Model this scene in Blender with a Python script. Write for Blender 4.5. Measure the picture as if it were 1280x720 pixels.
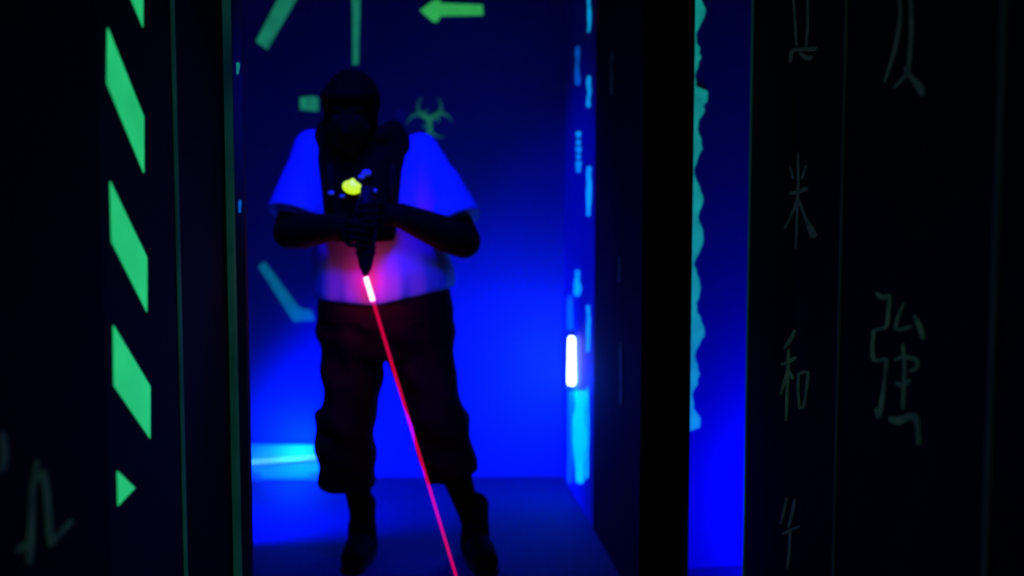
import bpy, bmesh, math, random
from mathutils import Vector, Matrix
random.seed(4)
for o in list(bpy.data.objects): bpy.data.objects.remove(o)
S = bpy.context.scene
COL = S.collection

# ------------------------------------------------------------------ camera
F = 1372.0
PITCH = math.radians(4.5)
CAM = Vector((0, 0, 1.27))
cd = bpy.data.cameras.new('camera'); cam = bpy.data.objects.new('camera', cd); COL.objects.link(cam)
cam.location = CAM; cam.rotation_euler = (math.pi/2 - PITCH, 0, 0)
cd.sensor_width = 36; cd.lens = 36*F/1280; cd.clip_start = .05
cd.dof.use_dof = True; cd.dof.focus_distance = 2.75; cd.dof.aperture_fstop = 1.15
S.camera = cam

# ------------------------------------------------------------------ world, exposure, lights
w = bpy.data.worlds.new('world'); S.world = w; w.use_nodes = True
w.node_tree.nodes['Background'].inputs[0].default_value = (0.2, 1, 0.9, 1)
w.node_tree.nodes['Background'].inputs[1].default_value = 0.0
S.view_settings.view_transform = 'Standard'; S.view_settings.look = 'None'
S.view_settings.exposure = 0; S.view_settings.gamma = 1; S.view_settings.use_curve_mapping = False

UV = (0.0004, 0.0005, 1.0)
def light(name, kind, loc, power, color=UV, aim=None, size=.05, size_y=None, spot=None, blend=.8, spread=None):
    l = bpy.data.lights.new(name, kind); o = bpy.data.objects.new(name, l); COL.objects.link(o)
    o.location = loc; l.energy = power; l.color = color
    if kind == 'AREA':
        l.size = size
        if size_y: l.shape = 'RECTANGLE'; l.size_y = size_y
        if spread: l.spread = math.radians(spread)
    else: l.shadow_soft_size = size
    if spot: l.spot_size = math.radians(spot); l.spot_blend = blend
    if aim is not None:
        d = Vector(aim) - Vector(loc); o.rotation_euler = d.to_track_quat('-Z', 'Y').to_euler()
    return o
light('ultraviolet_right_lamp_light', 'POINT', (.205, 4.70, .50), 17, color=(.0, .045, 1), size=.04)
light('ultraviolet_floor_lamp_light', 'POINT', (-.98, 4.84, .15), 7, color=(.0, .10, 1), size=.03)
light('left_room_fill_light', 'SPOT', (-1.25, 3.85, .28), 420, aim=(-.40, 5.0, .04), size=.06, spot=84, blend=1.0)  # added fill from out of view, saturates the lower back wall
light('side_wall_fill_light', 'SPOT', (-1.20, 4.42, .86), 85, aim=(.29, 4.54, .95), size=.06, spot=64, blend=.6)  # unseen spot added to brighten the narrow right wall
light('ultraviolet_overhead_light', 'SPOT', (-.50, 3.02, 2.5), 130, aim=(-.46, 3.82, 1.15), size=.16, spot=44, blend=.6)
light('shirt_fill_light', 'SPOT', (-.20, 1.7, 2.45), 230, aim=(-.46, 3.85, 1.02), size=.25, spot=19, blend=.6)  # added fill spot that lifts the shirt front, no lamp stands here
light('ultraviolet_corner_light', 'POINT', (1.10, 3.58, .25), 42, size=.06)
light('laser_muzzle_glow', 'POINT', (-.487, 3.650, .995), .24, color=(1, .002, .22), size=.02)
light('panel_fill_light', 'AREA', (0, .9, 2.4), 1.0, color=(.12, 1, .85), aim=(0, 1.9, 0), size=.6)  # weak teal fill added out of view so the dark panels show faintly

# ------------------------------------------------------------------ helpers
CA, SA = math.cos(PITCH), math.sin(PITCH)
def ray(px, py):
    dx = (px-640)/F; dy = -(py-360)/F
    return Vector((dx, CA + dy*SA, -SA + dy*CA))
def at(px, py, Y):
    d = ray(px, py); return CAM + d*(Y/d.y)
def hit(px, py, pl):
    p0, n = pl; d = ray(px, py)
    return CAM + d*((p0-CAM).dot(n)/d.dot(n))
M = {}
def mat(name, col, rough=.8, emit=None, es=0, noise=0, nscale=8, bump=0, spec=.3, emin=.75):
    m = bpy.data.materials.new(name); m.use_nodes = True; nt = m.node_tree; b = nt.nodes['Principled BSDF']
    b.inputs['Roughness'].default_value = rough
    b.inputs['Specular IOR Level'].default_value = spec
    tc = nt.nodes.new('ShaderNodeTexCoord'); nz = nt.nodes.new('ShaderNodeTexNoise')
    nz.inputs['Scale'].default_value = nscale; nz.inputs['Detail'].default_value = 5
    nt.links.new(tc.outputs['Object'], nz.inputs['Vector'])
    r = nt.nodes.new('ShaderNodeMapRange'); r.inputs[1].default_value = .3; r.inputs[2].default_value = .7
    r.inputs[3].default_value = 1-noise; r.inputs[4].default_value = 1
    nt.links.new(nz.outputs['Fac'], r.inputs[0])
    mx = nt.nodes.new('ShaderNodeVectorMath'); mx.operation = 'SCALE'; mx.inputs[0].default_value = col[:3]
    nt.links.new(r.outputs[0], mx.inputs['Scale']); nt.links.new(mx.outputs[0], b.inputs['Base Color'])
    if emit:
        b.inputs['Emission Color'].default_value = (*emit, 1)
        e = nt.nodes.new('ShaderNodeMapRange'); e.inputs[1].default_value = .3; e.inputs[2].default_value = .7
        e.inputs[3].default_value = es*emin; e.inputs[4].default_value = es
        nt.links.new(nz.outputs['Fac'], e.inputs[0]); nt.links.new(e.outputs[0], b.inputs['Emission Strength'])
    if bump:
        bp = nt.nodes.new('ShaderNodeBump'); bp.inputs['Strength'].default_value = bump; bp.inputs['Distance'].default_value = .01
        nt.links.new(nz.outputs['Fac'], bp.inputs['Height']); nt.links.new(bp.outputs[0], b.inputs['Normal'])
    M[name] = m; return m
mat('room_wall_paint', (.05, .09, .36), .75, noise=.1, nscale=3, bump=.1)
mat('black_wall_paint', (.004, .004, .005), .9, noise=.3, nscale=6, bump=.1, spec=.1)
mat('dark_green_panel', (.010, .030, .005), .85, noise=.4, nscale=3, spec=.15)
mat('floor_carpet', (.03, .035, .16), .85, noise=.4, nscale=60, bump=.3)
mat('green_glow_paint', (.05, .6, .2), .7, emit=(.018, .56, .17), es=1.0, nscale=14, emin=.78)
mat('teal_glow_paint', (.03, .4, .25), .7, emit=(.009, .20, .10), es=1.0, nscale=20, emin=.6)
mat('faint_glow_paint', (.05, .3, .2), .7, emit=(.008, .10, .07), es=1.0, nscale=25, emin=.5)
mat('lime_glow_paint', (.1, .6, .1), .7, emit=(.03, .42, .08), es=1.0, nscale=14, emin=.7)
mat('turquoise_glow_paint', (.03, .4, .4), .7, emit=(.006, .27, .21), es=1.0, nscale=14, emin=.6)
mat('sea_glow_paint', (.03, .3, .4), .7, emit=(.0, .12, .17), es=1.0, nscale=14, emin=.6)
mat('lamplit_cyan_paint', (.05, .6, .8), .7, emit=(.0, .72, 1.2), es=1.0, nscale=24, emin=.5)  # cyan paint made brighter below the lamp, its glow put into the emission
mat('cyan_glow_paint', (.05, .5, .8), .7, emit=(.0, .45, .9), es=1.0, nscale=20, emin=.45)
mat('blue_glow_paint', (.05, .2, .7), .7, emit=(.0, .10, .5), es=1.0, nscale=20, emin=.5)
mat('dim_blue_paint', (.03, .05, .3), .8, emit=(.0, .001, .06), es=1.0, nscale=14, emin=.3)
mat('ghost_green_paint', (.05, .12, .07), .8, emit=(.006, .018, .009), es=1.0, nscale=22, emin=.25)
mat('ghost_grey_paint', (.06, .08, .07), .8, emit=(.005, .011, .009), es=1.0, nscale=22, emin=.3)
mat('edge_light_emission', (.02, .1, .08), .8, emit=(.002, .024, .018), es=1.0, nscale=5, emin=.3)  # faint light along the panel edges, put in as emission
mat('seam_paint', (.03, .05, .04), .8, emit=(.002, .004, .003), es=1.0, nscale=5, emin=.4)
mat('lamp_white', (.8, .9, 1), .4, emit=(.75, 1.0, 1.0), es=5, emin=.95)
mat('lamp_cyan', (.3, .8, 1), .4, emit=(.10, .62, 1.0), es=1.2, emin=.95)
mat('lamp_housing', (.5, .55, .6), .4, spec=.5)
mat('reflector', (.3, .7, .9), .5, emit=(.0, .10, .35), es=.6)  # tube light falling on the reflector is put in as emission
mat('skin', (.085, .035, .004), .8, spec=.03, noise=.15, nscale=12)
mat('hair', (.003, .0025, .0025), .9, spec=.03, noise=.4, nscale=60, bump=.5)
mat('shirt', (.80, .80, .86), .9, noise=.06, nscale=9, bump=.25)
mat('vest', (.004, .004, .004), .9, spec=.05, noise=.3, nscale=20, bump=.2)
mat('shorts', (.10, .018, .010), .95, spec=.05, noise=.35, nscale=9, bump=.5)
mat('shoe', (.003, .003, .003), .9, spec=.03)
mat('sock', (.003, .003, .003), .95, spec=.02)
mat('gun', (.02, .018, .015), .45, spec=.15)
mat('gun_grip', (.006, .006, .006), .8, spec=.08)
mat('yellow_lens', (.5, .7, .05), .3, emit=(.62, .95, .0), es=1.0, emin=.95)
mat('blue_led', (.05, .1, .6), .3, emit=(.01, .02, .20), es=1.0)
mat('eye', (.03, .02, .01), .6, spec=.1)

def obj(name, bm, m, parent=None, smooth=False):
    bmesh.ops.recalc_face_normals(bm, faces=bm.faces)
    me = bpy.data.meshes.new(name); bm.to_mesh(me); bm.free()
    if smooth:
        for p in me.polygons: p.use_smooth = True
    if m: me.materials.append(M[m])
    o = bpy.data.objects.new(name, me); COL.objects.link(o)
    if parent: o.parent = parent
    return o
def tag(o, label, cat, group=None, kind=None):
    o['label'] = label; o['category'] = cat
    if group: o['group'] = group
    if kind: o['kind'] = kind
    return o
def struct(o, label=None):
    o['kind'] = 'structure'
    if label: o['label'] = label
    return o
def empty(name, loc):
    o = bpy.data.objects.new(name, None); COL.objects.link(o); o.location = loc; o.empty_display_size = .05
    return o
def reparent(o, root):
    o.parent = root; o.matrix_parent_inverse = Matrix.Translation(-Vector(root.location)); return o
def box(bm, a, b):
    r = bmesh.ops.create_cube(bm, size=1)
    a, b = Vector(a), Vector(b); c = (a+b)/2; s = b-a
    for v in r['verts']: v.co = Vector((v.co.x*abs(s.x), v.co.y*abs(s.y), v.co.z*abs(s.z))) + c
def slab(bm, p, q, t, z0, z1):
    """upright wall along ground line p->q, thickness t to the left of the direction"""
    p, q = Vector((*p, 0)), Vector((*q, 0)); d = (q-p).normalized(); n = Vector((-d.y, d.x, 0))*t
    b = [p, q, q+n, p+n]
    lo = [bm.verts.new(v+Vector((0, 0, z0))) for v in b]; hi = [bm.verts.new(v+Vector((0, 0, z1))) for v in b]
    bm.faces.new(lo); bm.faces.new(hi)
    for i in range(4): bm.faces.new((lo[i], lo[(i+1) % 4], hi[(i+1) % 4], hi[i]))
def wall(name, p, q, t, z0, z1, m, label=None):
    bm = bmesh.new(); slab(bm, p, q, t, z0, z1); return struct(obj(name, bm, m), label)
def cone(bm, p, q, r0, r1, seg=20):
    p, q = Vector(p), Vector(q); d = q-p
    if d.length < 1e-5: return
    mt = Matrix.Translation((p+q)/2) @ d.to_track_quat('Z', 'Y').to_matrix().to_4x4()
    bmesh.ops.create_cone(bm, cap_ends=True, segments=seg, radius1=r0, radius2=r1, depth=d.length, matrix=mt)
def ball(bm, p, r, sc=(1, 1, 1), rot=None, sub=3):
    mt = Matrix.Translation(Vector(p))
    if rot is not None: mt = mt @ rot.to_4x4()
    mt = mt @ Matrix.Diagonal((sc[0], sc[1], sc[2], 1))
    bmesh.ops.create_icosphere(bm, subdivisions=sub, radius=r, matrix=mt)
def limb(bm, pts, rs, seg=20):
    for i, p in enumerate(pts):
        ball(bm, p, rs[i])
        if i: cone(bm, pts[i-1], p, rs[i-1], rs[i], seg)
def rings(bm, levels, seg=28, power=2.4):
    """superellipse loft; levels = (centre, half width x, half depth y)"""
    prev = None; first = None
    for c, rx, ry in levels:
        ring = []
        for k in range(seg):
            a = 2*math.pi*k/seg; ca, sa = math.cos(a), math.sin(a)
            x = math.copysign(abs(ca)**(2/power), ca)*rx; y = math.copysign(abs(sa)**(2/power), sa)*ry
            ring.append(bm.verts.new(Vector(c)+Vector((x, y, 0))))
        if prev:
            for k in range(seg): bm.faces.new((prev[k], prev[(k+1) % seg], ring[(k+1) % seg], ring[k]))
        else: first = ring
        prev = ring
    bm.faces.new(first); bm.faces.new(prev)
def fuse(name, bm, m, voxel=.007, smooth=6, parent=None, cut=None):
    o = obj(name, bm, m)
    r = o.modifiers.new('r', 'REMESH'); r.mode = 'VOXEL'; r.voxel_size = voxel; r.use_smooth_shade = True
    s = o.modifiers.new('s', 'SMOOTH'); s.factor = .5; s.iterations = smooth
    dg = bpy.context.evaluated_depsgraph_get(); dg.update()
    me = bpy.data.meshes.new_from_object(o.evaluated_get(dg)); old = o.data
    o.modifiers.clear(); o.data = me; me.name = name
    if not me.materials: me.materials.append(M[m])
    bpy.data.meshes.remove(old)
    for p in me.polygons: p.use_smooth = True
    if parent: o.parent = parent
    return o

# paint marks: pixel outlines are traced onto the wall plane they sit on, with 2 mm of paint thickness
def poly(bm, pts, pl, th=.002):
    n = pl[1]; f = []; b = []
    for x, y in pts:
        p = hit(x, y, pl); b.append(bm.verts.new(p-n*.001)); f.append(bm.verts.new(p+n*th))
    bm.faces.new(f); bm.faces.new(b[::-1]); k = len(pts)
    for i in range(k): bm.faces.new((f[i], b[i], b[(i+1) % k], f[(i+1) % k]))
def stroke(bm, pts, pl, th=.002, sub=6):
    """pts = (x, y, width); smoothed brush stroke with a rounded tip"""
    P = []
    k = len(pts)
    for i in range(k-1):
        p0 = pts[max(i-1, 0)]; p1 = pts[i]; p2 = pts[i+1]; p3 = pts[min(i+2, k-1)]
        for j in range(sub):
            t = j/sub
            P.append(tuple(.5*((2*p1[c]) + (-p0[c]+p2[c])*t + (2*p0[c]-5*p1[c]+4*p2[c]-p3[c])*t*t + (-p0[c]+3*p1[c]-3*p2[c]+p3[c])*t**3) for c in range(3)))
    P.append(tuple(pts[-1])); n = pl[1]; rows = []
    for i, (x, y, wd) in enumerate(P):
        a = P[max(i-1, 0)]; b = P[min(i+1, len(P)-1)]; dx, dy = b[0]-a[0], b[1]-a[1]; L = math.hypot(dx, dy) or 1
        nx, ny = -dy/L, dx/L
        if i in (0, len(P)-1): wd *= .6
        wd = max(wd, .4)/2
        l = hit(x+nx*wd, y+ny*wd, pl); r = hit(x-nx*wd, y-ny*wd, pl)
        rows.append([bm.verts.new(v) for v in (l+n*th, r+n*th, r-n*.001, l-n*.001)])
    for A, B in zip(rows, rows[1:]):
        for q in range(4): bm.faces.new((A[q], A[(q+1) % 4], B[(q+1) % 4], B[q]))
    bm.faces.new(rows[0]); bm.faces.new(rows[-1][::-1])

# ------------------------------------------------------------------ the setting
H = 2.62
XL, XR = -.74, .75
bm = bmesh.new(); box(bm, (-2.6, -.6, -.1), (2.6, 5.3, 0)); struct(obj('floor', bm, 'floor_carpet'), 'dark carpet floor lit blue by ultraviolet lamps')
bm = bmesh.new(); box(bm, (-2.6, -.6, H), (2.6, 5.3, H+.1)); struct(obj('ceiling', bm, 'black_wall_paint'))
wall('wall_back', (.24, 5.0), (-2.4, 5.0), -.12, 0, H, 'room_wall_paint', 'back wall glowing blue behind the player')
# left corridor wall: black stretch, striped panel, dark post, jamb
yA, yB, yC = 1.98, 2.43, 2.93
wall('wall_left', (XL, -.6), (XL, yA-.002), .14, 0, H, 'black_wall_paint', 'black near stretch of the left corridor wall')
wall('wall_left_striped', (XL, yA), (XL, yB-.002), .14, 0, H, 'dark_green_panel', 'dark panel painted with slanted green stripes')
wall('wall_left_far', (XL-.012, yB), (XL-.012, yC), .128, 0, H, 'dark_green_panel', 'dark panel between striped panel and room opening')
wall('wall_room_left', (-2.4, 2.6), (-2.4, 5.0), .12, 0, H, 'room_wall_paint')
wall('wall_room_front', (XL-.152, 2.80), (-2.4, 2.80), .12, 0, H, 'room_wall_paint')
bm = bmesh.new(); box(bm, (XL-.02, yB-.012, 0), (XL+.004, yB+.006, H)); struct(obj('trim_1', bm, 'edge_light_emission'), 'faint green edge line right of the striped panel')
bm = bmesh.new(); box(bm, (XL-.13, yC+.002, 0), (XL-.004, yC+.03, H)); struct(obj('trim_2', bm, 'dark_green_panel'), 'jamb at the left side of the room opening')
bm = bmesh.new(); box(bm, (XL-.012, yC-.035, 0), (XL+.004, yC-.006, H)); struct(obj('trim_3', bm, 'edge_light_emission'), 'faint green edge line beside the room opening')
# partition on the right of the room
P0, P1, P2 = Vector((.397, 3.33)), Vector((.316, 4.20)), Vector((.236, 5.0))
wall('wall_partition_room', (P1.x, P1.y), (P2.x, P2.y), -.137, 0, H, 'room_wall_paint', 'narrow bright blue wall streaked with glowing paint')
wall('wall_partition_dark', (P0.x, P0.y), (P1.x, P1.y-.002), -.137, 0, H, 'black_wall_paint', 'black panel in front of the bright blue wall')
bm = bmesh.new(); box(bm, (.392, 3.318, 0), (.545, 3.328, H)); struct(obj('trim_4', bm, 'black_wall_paint'), 'black end face of the partition')
# turning behind the right opening
G0, G1 = (.50, 3.70), (1.62, 3.92)
wall('wall_right_turn', G0, G1, .1, 0, H, 'room_wall_paint', 'blue lit wall seen through the narrow right opening')
wall('wall_right_end', (1.62, 4.0), (1.62, 3.3), -.1, 0, H, 'room_wall_paint')
# right corridor wall in three boards
ys = [3.47, 2.50, 1.70, -.6]
for i in range(3):
    wall(['wall_right_far', 'wall_right', 'wall_right_near'][i], (XR, ys[i+1]+.004), (XR, ys[i]-.004), -.14, 0, H, 'black_wall_paint',
         ['black board with small painted characters', 'black board with one large painted character', 'nearest black board of the right wall'][i])
for i in range(3):
    bm = bmesh.new(); box(bm, (XR-.004, ys[i]-.008, 0), (XR+.02, ys[i]+.004, H)); struct(obj('trim_%d' % (5+i), bm, 'edge_light_emission' if i == 0 else 'seam_paint'))
wall('wall_front', (-2.5, -.6), (2.5, -.6), -.1, 0, H, 'black_wall_paint')

PL_L = (Vector((XL, 0, 0)), Vector((1, 0, 0)))
PL_R = (Vector((XR, 0, 0)), Vector((-1, 0, 0)))
PL_B = (Vector((0, 5.0, 0)), Vector((0, -1, 0)))
def vplane(p, q):
    d = (Vector((*q, 0))-Vector((*p, 0))).normalized(); n = Vector((-d.y, d.x, 0))
    if n.dot(CAM-Vector((*p, 0))) < 0: n = -n
    return (Vector((*p, 0)), n)
PL_P = vplane(P1, P2); PL_D = vplane(P0, P1); PL_G = vplane(G0, G1)

# ------------------------------------------------------------------ the player
Y0 = 3.87
A = at
body = bmesh.new()
hd = A(438, 142, 3.70)
tilt = Matrix.Rotation(math.radians(20), 3, 'X')
ball(body, hd+Vector((0, .025, .025)), .1, (.80, 1.0, .98), tilt, 4)                 # cranium
ball(body, hd+Vector((0, -.035, -.045)), .1, (.66, .68, .88), tilt, 4)            # face and jaw
def hp(x, y, z): return hd + tilt @ Vector((x, y, z))
limb(body, [hp(0, -.093, .018), hp(0, -.122, -.028)], [.009, .015])                # nose
ball(body, hp(0, -.104, -.060), .022, (1.15, .42, .26)); ball(body, hp(0, -.101, -.076), .021, (1.0, .45, .32))   # lips
ball(body, hp(0, -.078, -.104), .026, (1.2, .8, .8))                               # chin
limb(body, [hp(-.048, -.072, .036), hp(-.022, -.086, .038), hp(0, -.086, .034), hp(.022, -.086, .038), hp(.048, -.072, .036)], [.008, .010, .010, .010, .008])  # brow
for s in (-1, 1):
    ball(body, hp(.045*s, -.068, -.03), .028, (1, .7, .9))                         # cheek
    ball(body, hp(.083*s, .01, -.012), .03, (.3, .65, 1.05))                       # ear
limb(body, [hp(0, .03, -.06), A(452, 196, 3.82), A(458, 212, 3.86)], [.062, .064, .07])
rings(body, [(A(456, 186, 3.87), .09, .07), (A(458, 200, 3.87), .17, .09), (A(462, 228, 3.87), .185, .115), (A(468, 275, 3.88), .17, .115),
             (A(474, 325, 3.89), .18, .13), (A(480, 372, 3.9), .20, .14), (A(482, 410, 3.9), .20, .135), (A(482, 440, 3.9), .15, .11)])
sL, sR = A(392, 190, 3.86), A(530, 194, 3.86)
eL, eR = A(362, 291, 3.74), A(580, 302, 3.74)
wL, wR = A(424, 283, 3.58), A(502, 270, 3.59)
limb(body, [sL, sL.lerp(eL, .4), eL, eL.lerp(wL, .3), wL], [.064, .060, .056, .060, .040])
limb(body, [sR, sR.lerp(eR, .4), eR, eR.lerp(wR, .3), wR], [.064, .060, .058, .062, .042])
hipL, hipR = A(450, 408, 3.9), A(516, 408, 3.9)
kL, kR = A(437, 525, 3.83), A(548, 530, 3.83)
aL, aR = A(453, 672, 3.85), A(594, 683, 3.83)
aL.z = .10; aR.z = .10
limb(body, [hipL, hipL.lerp(kL, .4), kL, kL.lerp(aL, .32)+Vector((0, .02, 0)), aL.lerp(kL, .18), aL], [.10, .088, .062, .062, .040, .040])
limb(body, [hipR, hipR.lerp(kR, .4), kR, kR.lerp(aR, .32)+Vector((0, .02, 0)), aR.lerp(kR, .18), aR], [.10, .088, .062, .062, .040, .040])
for a, dx in ((aL, -.012), (aR, .045)):
    limb(body, [Vector((a.x, a.y+.03, .045)), Vector((a.x+dx*.5, a.y-.07, .045)), Vector((a.x+dx, a.y-.15, .03))], [.036, .036, .024])
# hands closed around the gun; the gun body stands at GC
GC = A(457, 283, 3.56)
def hand(wrist, side, zoff, lift):
    c = GC + Vector((.062*side, .012, zoff))
    limb(body, [wrist, wrist.lerp(c, .6), c], [.029, .029, .027])
    for dz in (-.022, 0, .022): limb(body, [wrist.lerp(c, .45)+Vector((0, 0, dz*.6)), c+Vector((-.006*side, -.012, dz))], [.019, .017])
    L = [.9, 1.0, .95, .78]
    for k in range(4):
        z = zoff + .034 - k*.0228; l = L[k]; r = .0092-.0004*k
        r0 = .053
        pts = [GC+Vector((r0*side, -.015, z)), GC+Vector((.044*side, -.045, z-.002)), GC+Vector((.044*side-.040*side*l, -.056, z-.005)), GC+Vector((.044*side-.066*side*l, -.040, z-.008))]
        limb(body, pts, [r+.001, r, r*.93, r*.84], 12)
    limb(body, [c+Vector((0, .012, .02)), GC+Vector((.040*side, .040, zoff+.040)), GC+Vector((.012*side, .052, zoff+.050)), GC+Vector((-.014*side, .048, zoff+.054))], [.015, .0125, .011, .0095], 12)
hand(wL, -1, -.022, 0); hand(wR, 1, .040, 1)
person = fuse('person', body, 'skin', .0042, 2)
tag(person, 'dark silhouetted player in white T-shirt and black vest aiming a laser gun downwards', 'person')
# eyes joined to the body mesh so that it stays one mesh
bm = bmesh.new(); bm.from_mesh(person.data); nf = len(bm.faces)
for s in (-1, 1): ball(bm, hp(.030*s, -.090, .008), .0125, (1.1, .8, .75))
bm.faces.ensure_lookup_table()
for f in bm.faces[nf:]: f.material_index = 1; f.smooth = True
bm.to_mesh(person.data); bm.free(); person.data.materials.append(M['eye'])

bm = bmesh.new()
ball(bm, hd+Vector((0, .035, .045)), .112, (.86, .98, .94), tilt, 4)
ball(bm, hd+Vector((0, .075, -.03)), .085, (.98, .7, 1.1), tilt, 4)
limb(bm, [hp(-.07, -.055, .078), hp(0, -.085, .080), hp(.07, -.055, .078)], [.02, .022, .02])
for s in (-1, 1): limb(bm, [hp(.074*s, -.03, .05), hp(.078*s, -.012, .01)], [.018, .012])
hair = fuse('hair', bm, 'hair', .008, 4, person)

# T-shirt
bm = bmesh.new()
rings(bm, [(A(455, 168, 3.87), .085, .075), (A(457, 180, 3.87), .14, .095), (A(460, 215, 3.87), .225, .135), (A(465, 260, 3.87), .225, .145), (A(474, 305, 3.88), .235, .155),
           (A(479, 345, 3.88), .250, .165), (A(480, 376, 3.88), .250, .160)], power=2.3)
def sleeve(s, e, tip, tip2):
    limb(bm, [s+Vector((tip, 0, .012)), s.lerp(e, .35), s.lerp(e, .62)], [.068, .078, .084])
    cone(bm, s.lerp(e, .3), s.lerp(e, .80), .082, .098, 28)
sleeve(sL, eL, -.004, 0); sleeve(sR, eR, -.012, 0)
# loose cloth hanging between sleeve and ribs
limb(bm, [A(378, 225, 3.86), A(378, 258, 3.84)], [.075, .085]); limb(bm, [A(545, 225, 3.86), A(552, 255, 3.84)], [.075, .088])
limb(bm, [A(500, 240, 3.86), A(540, 268, 3.86)], [.09, .07])
shirt = fuse('t_shirt', bm, 'shirt', .009, 5, person); shirt['label'] = 'oversized white T-shirt glowing blue'
# hem ends open-looking: folds pressed in
for v in shirt.data.vertices:
    c = v.co
    if c.z < 1.12:
        k = (1.12-c.z)/.25; a = math.atan2(c.y-3.88, c.x+.46)
        d = .0045*k*math.sin(9*a)+.003*k*math.sin(17*a+1); v.co.x += d*math.cos(a); v.co.y += d*math.sin(a)
        v.co.z += k*(.060*max(c.x+.47, 0)/.22+.022*max(-.47-c.x, 0)/.22-.008)

# vest
bm = bmesh.new()
rings(bm, [(A(453, 163, 3.85), .10, .10), (A(454, 176, 3.85), .148, .135), (A(455, 200, 3.85), .152, .168), (A(456, 235, 3.85), .142, .185), (A(457, 285, 3.85), .13, .19), (A(458, 300, 3.85), .12, .185)], power=3.2)
# collar and shoulder pads
limb(bm, [A(403, 178, 3.83), A(408, 160, 3.82), A(425, 168, 3.72)], [.035, .034, .03])
limb(bm, [A(503, 185, 3.83), A(492, 163, 3.82), A(475, 170, 3.72)], [.040, .038, .03])
vest = fuse('vest', bm, 'vest', .008, 5, person); vest['label'] = 'black laser game vest'
bm = bmesh.new(); yv = 3.655
bm.free()
for (x0, y0, x1, y1) in ((412, 205, 414, 262), (492, 205, 488, 262)):
    bm = bmesh.new(); cone(bm, A(x0, y0, yv+.015), A(x1, y1, yv+.015), .011, .011); obj('strap', bm, 'gun_grip', vest, True)
bm = bmesh.new(); ball(bm, A(441, 234, 3.645), .03, (1.35, .6, .9)); obj('light_housing', bm, 'gun_grip', vest, True)
bm = bmesh.new(); ball(bm, A(440, 234, 3.628), .027, (1.22, .5, .86), Matrix.Rotation(math.radians(12), 3, 'Y')); ball(bm, A(441, 226, 3.63), .009, (1, .6, 1))
o = obj('sensor_light', bm, 'yellow_lens', vest, True); o['label'] = 'yellow green glowing chest light'
for x, y, r in ((458, 216, .014), (452, 221, .010), (414, 241, .009), (428, 245, .008), (468, 238, .008)):
    bm = bmesh.new(); ball(bm, A(x, y, 3.652), r, (1.2, .8, .8)); obj('indicator_light', bm, 'blue_led', vest, True)

# shorts
bm = bmesh.new()
rings(bm, [(A(481, 349, 3.88), .222, .135), (A(481, 362, 3.88), .232, .145), (A(482, 385, 3.89), .243, .155), (A(483, 420, 3.9), .243, .16), (A(484, 445, 3.9), .215, .14)], power=2.4)
def pant(pts, rs):
    for i in range(len(pts)-1):
        ball(bm, pts[i], rs[i]) if i < len(pts)-2 else None
        cone(bm, pts[i], pts[i+1], rs[i], rs[i+1], 28)
hemL = A(433, 606, 3.85); hemR = A(566, 596, 3.83)
pant([hipL+Vector((-.015, 0, 0)), A(440, 465, 3.87), A(437, 512, 3.83), A(432, 540, 3.83), hemL], [.125, .112, .098, .108, .103])
pant([hipR+Vector((.02, 0, 0)), A(530, 465, 3.87), A(545, 512, 3.83), A(552, 540, 3.83), hemR], [.125, .112, .098, .102, .098])
limb(bm, [A(404, 520, 3.84), A(404, 575, 3.84)], [.03, .026]); limb(bm, [A(578, 520, 3.84), A(585, 570, 3.84)], [.024, .022])   # leg pockets
shorts = fuse('shorts', bm, 'shorts', .009, 5, person); shorts['label'] = 'dark baggy knee-length shorts'
for v in shorts.data.vertices:
    c = v.co
    if c.z < .85:
        d = .005*math.sin(c.z*46+c.x*20)+.004*math.sin(c.x*60+c.z*18); v.co.y += d; v.co.x += d*.8
bm = bmesh.new(); box(bm, A(480-16, 377, 3.73), A(480+16, 366, 3.725)); bmesh.ops.bevel(bm, geom=bm.edges[:], offset=.001)
obj('belt_buckle', bm, 'shoe', shorts)

for a, dx in ((aL, -.012), (aR, .045)):
    bm = bmesh.new()
    limb(bm, [Vector((a.x, a.y+.035, .05)), Vector((a.x+dx*.5, a.y-.08, .055)), Vector((a.x+dx, a.y-.165, .045))], [.05, .05, .042])
    cone(bm, Vector((a.x, a.y, .03)), Vector((a.x, a.y, .135)), .056, .05)
    for v in bm.verts: v.co.z = max(v.co.z, .004)
    sh = fuse('shoe', bm, 'shoe', .007, 3, person)
    bm = bmesh.new(); limb(bm, [Vector((a.x, a.y+.035, .018)), Vector((a.x+dx*.5, a.y-.08, .018)), Vector((a.x+dx, a.y-.165, .018))], [.052, .052, .045])
    for v in bm.verts: v.co.z = min(max(v.co.z, .001), .022)
    s2 = fuse('sole', bm, 'gun_grip', .006, 1, sh)
    bm = bmesh.new(); limb(bm, [Vector((a.x, a.y+.005, .12)), Vector((a.x, a.y+.012, .19))], [.046, .049]); obj('sock', bm, 'sock', person, True)

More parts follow.
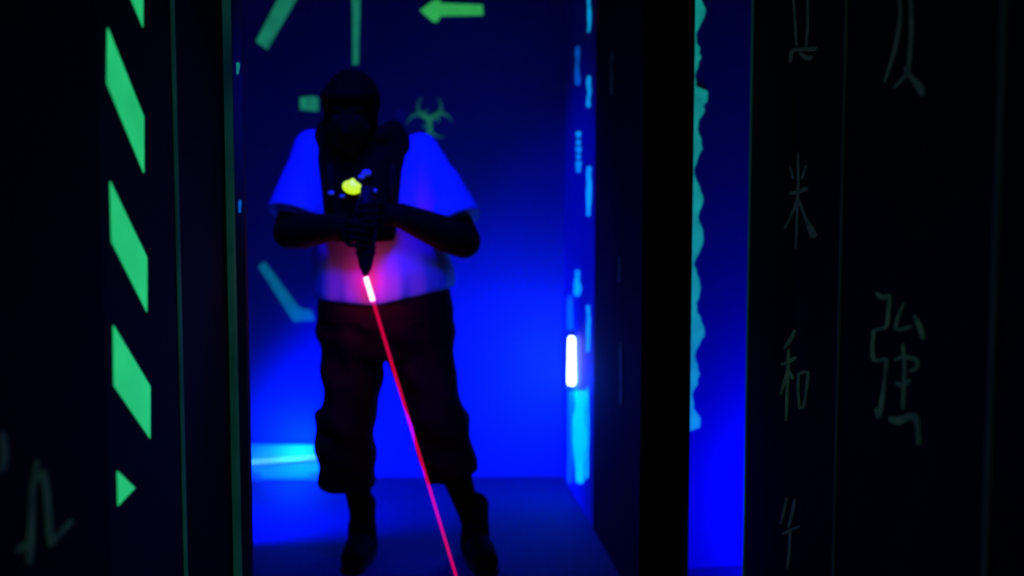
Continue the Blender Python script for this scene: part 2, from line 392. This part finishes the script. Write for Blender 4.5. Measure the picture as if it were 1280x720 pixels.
# ------------------------------------------------------------------ laser gun
MZ = A(457, 344, 3.56)
gun = empty('laser_gun', GC)
ax = (MZ-GC).normalized()
def gp(t, side=0, front=0): return GC + ax*t + Vector((side, -front, 0))
bm = bmesh.new(); limb(bm, [gp(-.085), gp(-.05), gp(.02)], [.026, .034, .034], 24)
box(bm, gp(-.10)+Vector((-.018, .0, -.03)), gp(-.10)+Vector((.018, .07, .03)))
reparent(fuse('gun_body', bm, 'gun', .004, 3), gun)
bm = bmesh.new(); limb(bm, [gp(-.02, 0, -.03), gp(-.005, .0, -.12)], [.018, .021], 20); reparent(fuse('grip', bm, 'gun_grip', .005, 3), gun)
L = (MZ-GC).length
bm = bmesh.new(); limb(bm, [gp(.015), gp(L-.075), gp(L-.032)], [.033, .031, .022], 28); cone(bm, gp(L-.035), gp(L-.002), .021, .011, 28)
reparent(fuse('barrel', bm, 'gun', .0035, 3), gun)
for t in (.045, .065, .085):
    bm = bmesh.new(); cone(bm, gp(t), gp(t+.006), .0345, .0345, 28); bmesh.ops.bevel(bm, geom=bm.edges[:], offset=.001); reparent(obj('barrel_ring', bm, 'gun_grip'), gun)
bm = bmesh.new(); cone(bm, gp(L-.006), gp(L+.004), .008, .007, 20); o = reparent(obj('muzzle', bm, 'gun_grip'), gun)
tag(gun, 'dark laser tag gun held in both hands, muzzle pointing down at the floor', 'toy gun')

# laser beam: additive glowing shaft, from the muzzle to the floor
def beam_mat(name, col, s):
    m = bpy.data.materials.new(name); m.use_nodes = True; nt = m.node_tree; nt.nodes.clear()
    e = nt.nodes.new('ShaderNodeEmission'); t = nt.nodes.new('ShaderNodeBsdfTransparent'); a = nt.nodes.new('ShaderNodeAddShader'); u = nt.nodes.new('ShaderNodeOutputMaterial')
    e.inputs[0].default_value = (*col, 1); e.inputs[1].default_value = s
    nt.links.new(e.outputs[0], a.inputs[0]); nt.links.new(t.outputs[0], a.inputs[1]); nt.links.new(a.outputs[0], u.inputs[0]); M[name] = m
beam_mat('beam_red', (1, .0, .08), .30)
beam_mat('beam_hot', (1, .40, .55), 1.6)
B0 = MZ + ax*.004
B1 = hit(590, 786, (Vector((0, 0, .002)), Vector((0, 0, 1))))
bd = (B1-B0).normalized()
beam = empty('laser_beam', B0)
bm = bmesh.new(); cone(bm, B0+bd*.085, B1, .0056, .0046, 16); o = reparent(obj('beam_shaft', bm, 'beam_red'), beam)
bm = bmesh.new(); cone(bm, B0+bd*.004, B0+bd*.085, .0085, .0085, 16); o = reparent(obj('beam_start', bm, 'beam_hot'), beam); o['label'] = 'white hot start of the beam at the muzzle'
tag(beam, 'thin red laser beam running from the gun muzzle down to the floor', 'laser beam')

# ------------------------------------------------------------------ lamps
lamp = empty('ultraviolet_lamp', A(722, 482, 4.62))
bx = hit(722, 450, PL_P); d = PL_P[1]
zt, zb = hit(722, 418, PL_P).z, hit(722, 483, PL_P).z
bm = bmesh.new(); c = bx + d*.02
limb(bm, [Vector((c.x, c.y, zt-.02))+d*.006, Vector((c.x, c.y, zb+.02))+d*.006], [.014, .017], 20); reparent(obj('lamp_tube', bm, 'lamp_white', None, True), lamp)
for z in (zt+.006, zb-.006):
    bm = bmesh.new(); cone(bm, Vector((c.x, c.y, z-.012))+d*.010, Vector((c.x, c.y, z+.012))+d*.006, .019, .019, 20); reparent(obj('end_cap', bm, 'lamp_housing'), lamp)
tag(lamp, 'short upright tube lamp glaring white on the narrow blue wall', 'lamp')

lamp2 = empty('ultraviolet_floor_lamp', A(350, 600, 4.93))
lx, rx_ = A(311, 578, 4.92), A(404, 571, 4.92)
bm = bmesh.new(); limb(bm, [lx, rx_], [.0075, .0075], 14); reparent(obj('lamp_tube', bm, 'lamp_cyan', None, True), lamp2)
bm = bmesh.new(); a0, a1 = A(313, 600, 4.96), A(404, 598, 4.96)
box(bm, (a0.x, 4.955, max(a0.z, .0)), (a1.x, 4.985, A(311, 556, 4.96).z)); bmesh.ops.bevel(bm, geom=bm.edges[:], offset=.006, segments=2)
reparent(obj('reflector', bm, 'reflector'), lamp2)
for e in (lx, rx_):
    bm = bmesh.new(); box(bm, (e.x-.008, 4.905, e.z-.018), (e.x+.008, 4.958, e.z+.018)); bmesh.ops.bevel(bm, geom=bm.edges[:], offset=.003); reparent(obj('tube_holder', bm, 'lamp_housing'), lamp2)
for e in (a0.x+.04, a1.x-.04):
    bm = bmesh.new(); box(bm, (e-.02, 4.93, 0), (e+.02, 4.99, .035)); bmesh.ops.bevel(bm, geom=bm.edges[:], offset=.004); reparent(obj('foot', bm, 'lamp_housing'), lamp2)
tag(lamp2, 'low horizontal cyan tube lamp by the back wall, left of the player', 'lamp')

# ------------------------------------------------------------------ green stripes on the left panel
G = 'slanted green stripes on the left panel'
def mark(name, m, label, cat, polys=(), strokes=(), pl=PL_B, group=None, sub=6):
    bm = bmesh.new()
    for p in polys: poly(bm, p, pl)
    for s in strokes: stroke(bm, s, pl, sub=sub)
    return tag(obj(name, bm, m), label, cat, group)
for pts, lab in (
    ([(160, -30), (163, -2), (178, 34), (178, -2), (172, -30)], 'topmost green stripe on the left panel, cut off by the frame'),
    ([(134, 35), (133, 104), (179, 216), (179, 146)], 'long slanted green stripe second from the top on the left panel'),
    ([(137, 227), (139, 302), (183, 390), (183, 322)], 'slanted green stripe in the middle of the left panel'),
    ([(141, 407), (142, 482), (187, 548), (187, 483)], 'slanted green stripe above the small triangle on the left panel'),
    ([(146, 589), (147, 632), (168, 610)], 'small green triangle at the foot of the left panel')):
    mark('painted_stripe', 'green_glow_paint', lab, 'painted stripe', [pts], pl=PL_L, group=G)

# ------------------------------------------------------------------ marks on the back wall
mark('tape_strip', 'teal_glow_paint', 'slanted green tape strip high on the back wall, above left of the player', 'tape', [[(320, 52), (334, 62), (376, -10), (352, -10)]])
mark('tape_strip', 'teal_glow_paint', 'upright green tape strip on the back wall directly above the player', 'tape', [[(440, -20), (451, -20), (449, 40), (448, 80), (441, 81), (441, 40)]])
mark('tape_patch', 'teal_glow_paint', 'small green tape square on the back wall beside the player\'s head', 'tape', [[(375, 122), (385, 121), (385, 138), (375, 137)], [(386, 120), (398, 122), (398, 139), (386, 138)]])
mark('painted_arrow', 'lime_glow_paint', 'green arrow pointing left at the top of the back wall', 'arrow', [[(525, 13), (543, 0), (552, 0), (549, 4), (603, 6), (604, 19), (551, 20), (546, 28), (541, 27)]])
mark('tape_strip', 'sea_glow_paint', 'slanted teal tape strip bent flat at its foot, beside the player\'s waist', 'tape', [[(323, 333), (331, 327), (374, 385), (389, 388), (393, 400), (368, 402), (362, 394)]])
# biohazard
cx, cy = 537, 149
st = []
for ang in (90, 212, -28):
    a = math.radians(ang); ox, oy = cx+16*math.cos(a), cy-16*math.sin(a)
    pts = []
    for k in range(-8, 9):
        b = a+math.pi + math.radians(k*17.5); wd = 1.2+5.6*math.cos(math.radians(k*17.5)*.55)**2 - (0 if abs(k) < 6 else (abs(k)-5)*.6)
        pts.append((ox+14.5*math.cos(b), oy-14.5*math.sin(b), max(wd*.9, .9)))
    st.append(pts)
for ang in (30, 150, 270):
    st.append([(cx+11*math.cos(math.radians(ang+90+k)), cy-11*math.sin(math.radians(ang+90+k)), 1.8) for k in (-22, -10, 0, 10, 22)])
mark('biohazard_symbol', 'faint_glow_paint', 'dim green biohazard symbol on the back wall beside the player\'s shoulder', 'symbol', strokes=st, sub=2)

# ------------------------------------------------------------------ glowing paint on narrow walls
def blot(name, m, label, x, y0, y1, wd, pl, n=7, cat='paint drip', group=None):
    rnd = random.Random(int(x*7+y0)); s = []
    for k in range(n):
        t = k/(n-1); s.append((x+rnd.uniform(-.8, .8), y0+(y1-y0)*t, wd*rnd.uniform(.55, 1.15)))
    return mark(name, m, label, cat, strokes=[s], pl=pl, group=group, sub=4)
GP = 'glowing paint drips on the narrow blue wall'
for m, x, y0, y1, wd, lab in (
    ('cyan_glow_paint', 736.5, -10, 40, 3.5, 'pale blue paint streak at the top edge of the narrow wall'),
    ('blue_glow_paint', 722, 58, 106, 5, 'blue paint drip near the top of the narrow wall'),
    ('cyan_glow_paint', 736.5, 95, 134, 4, 'cyan paint streak on the near edge, upper part of the narrow wall'),
    ('cyan_glow_paint', 736.5, 208, 270, 5, 'cyan paint streak on the near edge, middle of the narrow wall'),
    ('cyan_glow_paint', 722, 338, 370, 8, 'bright cyan blot above the tube lamp'),
    ('cyan_glow_paint', 735.5, 382, 440, 4, 'cyan paint streak on the near edge beside the tube lamp'),
    ('lamplit_cyan_paint', 725, 488, 604, 14, 'broad cyan paint run with lamp glow put into its colour, below the tube lamp'),
    ('lamplit_cyan_paint', 734.5, 484, 598, 2.5, 'thin cyan paint run with lamp glow put into its colour, below the tube lamp'),
    ('sea_glow_paint', 713, 370, 604, 6, 'dim blue paint run in the far corner below the tube lamp')):
    blot('paint_drip', m, lab, x, y0, y1, wd, PL_P, group=GP)
bm = bmesh.new()
for y, wd in ((168, 5), (178, 4), (187, 6), (196, 4), (205, 6), (212, 4)):
    stroke(bm, [(723, y-3, wd), (723.5, y, wd), (723, y+3, wd*.7)], PL_P, sub=2)
tag(obj('paint_splash', bm, 'cyan_glow_paint'), 'row of small cyan paint dots on the narrow blue wall', 'paint drip', GP)
for x, y0, y1, lab in ((765, 62, 118, 'very dim paint drip high on the black panel'), (775, 320, 352, 'very dim paint drip at mid height on the black panel'), (776, 428, 505, 'very dim paint drip low on the black panel')):
    blot('paint_drip', 'seam_paint', lab, x, y0, y1, 4, PL_D, group='dim paint drips on the black panel')
# dripping edge in the right opening
rnd = random.Random(12); pts = []; y = -30
top = []
while y < 535:
    w_ = 874 + 4*math.sin(y*.11)+3*math.sin(y*.047+1)+rnd.uniform(-1.5, 1.5)
    if abs(y-120) < 8: w_ = 884
    if y > 400: w_ -= (y-400)*.035
    top.append((w_, y)); y += 6
top.append((864, 538))
bm = bmesh.new(); n = PL_G[1]; prev = None
for (xw, yy) in top:
    l = hit(857, yy, PL_G); r = hit(xw, yy, PL_G)
    row = [bm.verts.new(v) for v in (l+n*.004, r+n*.004, r-n*.001, l-n*.001)]
    if prev:
        for q in range(4): bm.faces.new((prev[q], prev[(q+1) % 4], row[(q+1) % 4], row[q]))
    else: bm.faces.new(row)
    prev = row
bm.faces.new(prev)
tag(obj('paint_drip', bm, 'turquoise_glow_paint'), 'long ragged turquoise paint line down the left side of the right opening', 'paint drip')
# dots at the left jamb
PJ = (Vector((0, yC-.001+.001, 0)), Vector((0, -1, 0)))
wall_j = (wall('trim_8', (-.768, 3.02), (-.735, 3.02), .03, 0, H, 'room_wall_paint', 'thin blue lit strip at the left edge of the room opening'))
PJ = (Vector((0, 3.02, 0)), Vector((0, -1, 0)))
for x, y0, y1, m, lab in ((297, 78, 93, 'turquoise_glow_paint', 'small turquoise dash high on the left edge of the room opening'),
                       (300, 250, 266, 'blue_glow_paint', 'small blue dash at chest height on the left edge of the room opening')):
    blot('paint_drip', m, lab, x, y0, y1, 4, PJ, n=3, group='paint dashes on the left edge of the room opening')
blot('paint_smudge', 'dim_blue_paint', 'dim blue smudge on the back wall between the player and the biohazard symbol', 500, 136, 154, 16, PL_B, n=3)
blot('paint_drip', 'blue_glow_paint', 'tiny blue paint dot at waist height left of the player', 305, 382, 388, 5, PL_B, n=3)

# ------------------------------------------------------------------ painted characters
GCn = 'painted characters on the right wall'
def char(label, strokes, m='ghost_green_paint', pl=PL_R, g=GCn): return mark('painted_character', m, label, 'painted character', strokes=strokes, pl=pl, group=g)
char('small painted character cut off at the top, left column of the right wall', [
    [(991, -20, 2.5), (994, 20, 2.5), (996, 58, 2.5)], [(1010, -20, 2.5), (1010, 30, 2.5), (1008, 62, 3)],
    [(988, 78, 4), (991, 64, 5), (1004, 62, 5), (1022, 61, 6)], [(1000, 66, 4), (1010, 73, 6), (1016, 70, 4)]], 'ghost_grey_paint')
char('small painted character like a crossed tree, left column below the top one', [
    [(998, 190, 2), (998, 240, 3), (995, 311, 2)], [(988, 208, 2), (992, 224, 3)], [(1008, 206, 2), (1003, 224, 3)],
    [(987, 242, 3), (998, 240, 5), (1010, 235, 5)], [(998, 246, 3), (991, 266, 3), (981, 286, 2)], [(999, 250, 3), (1008, 274, 4), (1017, 293, 9), (1019, 297, 3)]], 'ghost_grey_paint')
char('small two-part painted character with a box on its right, left column', [
    [(994, 412, 2), (989, 424, 5), (980, 436, 3)], [(977, 456, 3), (988, 451, 5), (996, 446, 3)], [(986, 436, 3), (985, 470, 4), (983, 526, 2)],
    [(985, 462, 3), (980, 480, 3), (976, 494, 2)], [(987, 464, 3), (992, 474, 4)],
    [(999, 466, 3), (998, 488, 3), (1000, 512, 3)], [(998, 468, 3), (1010, 466, 4), (1008, 490, 3), (1005, 510, 3)], [(999, 510, 3), (1006, 509, 3)]])
char('lowest small painted character, left column above the floor', [
    [(984, 622, 3), (980, 640, 3), (976, 655, 2)], [(994, 624, 3), (990, 644, 4), (986, 660, 2)], [(978, 668, 3), (990, 662, 3), (1000, 658, 3)], [(988, 662, 3), (987, 690, 3), (984, 712, 2)]], 'ghost_grey_paint')
char('large painted character cut off at the top, right column', [
    [(1124, -10, 3), (1126, 20, 4), (1119, 62, 4), (1106, 103, 2)], [(1138, -10, 3), (1140, 30, 4), (1137, 78, 4), (1134, 92, 4), (1118, 110, 2)],
    [(1131, 84, 4), (1141, 98, 5), (1151, 110, 9), (1153, 120, 4)]], 'ghost_grey_paint')
char('large complex painted character in the right column', [
    [(1096, 366, 4), (1104, 372, 6), (1112, 370, 4), (1111, 390, 4), (1108, 408, 4), (1094, 412, 4)], [(1093, 412, 4), (1091, 434, 4), (1094, 450, 5), (1108, 448, 4)],
    [(1109, 448, 4), (1106, 480, 4), (1103, 500, 5), (1099, 522, 5), (1095, 510, 3)],
    [(1131, 378, 3), (1122, 400, 3), (1122, 412, 4), (1140, 408, 4)], [(1143, 394, 3), (1150, 408, 5), (1155, 424, 4)],
    [(1129, 430, 3), (1131, 460, 4), (1129, 512, 4)], [(1119, 450, 3), (1130, 446, 4), (1146, 450, 4), (1146, 460, 3), (1138, 464, 3)],
    [(1120, 478, 3), (1130, 482, 5), (1138, 474, 3)], [(1112, 522, 5), (1122, 526, 10), (1142, 520, 8), (1147, 528, 6), (1149, 556, 4)]])
char('blurred green painted character at the foot of the near left wall', [
    [(46, 575, 4), (40, 610, 6), (38, 660, 7), (36, 705, 8)], [(40, 606, 5), (52, 592, 7)], [(53, 588, 7), (58, 620, 8), (62, 676, 8)], [(60, 682, 7), (76, 665, 7), (90, 650, 6)],
    [(20, 690, 5), (32, 680, 8)]], 'ghost_green_paint', PL_L, 'painted characters on the left wall')
char('faint painted stroke at the far left edge of the near wall', [[(1, 540, 8), (5, 570, 8), (0, 590, 8)]], 'ghost_grey_paint', PL_L, 'painted characters on the left wall')
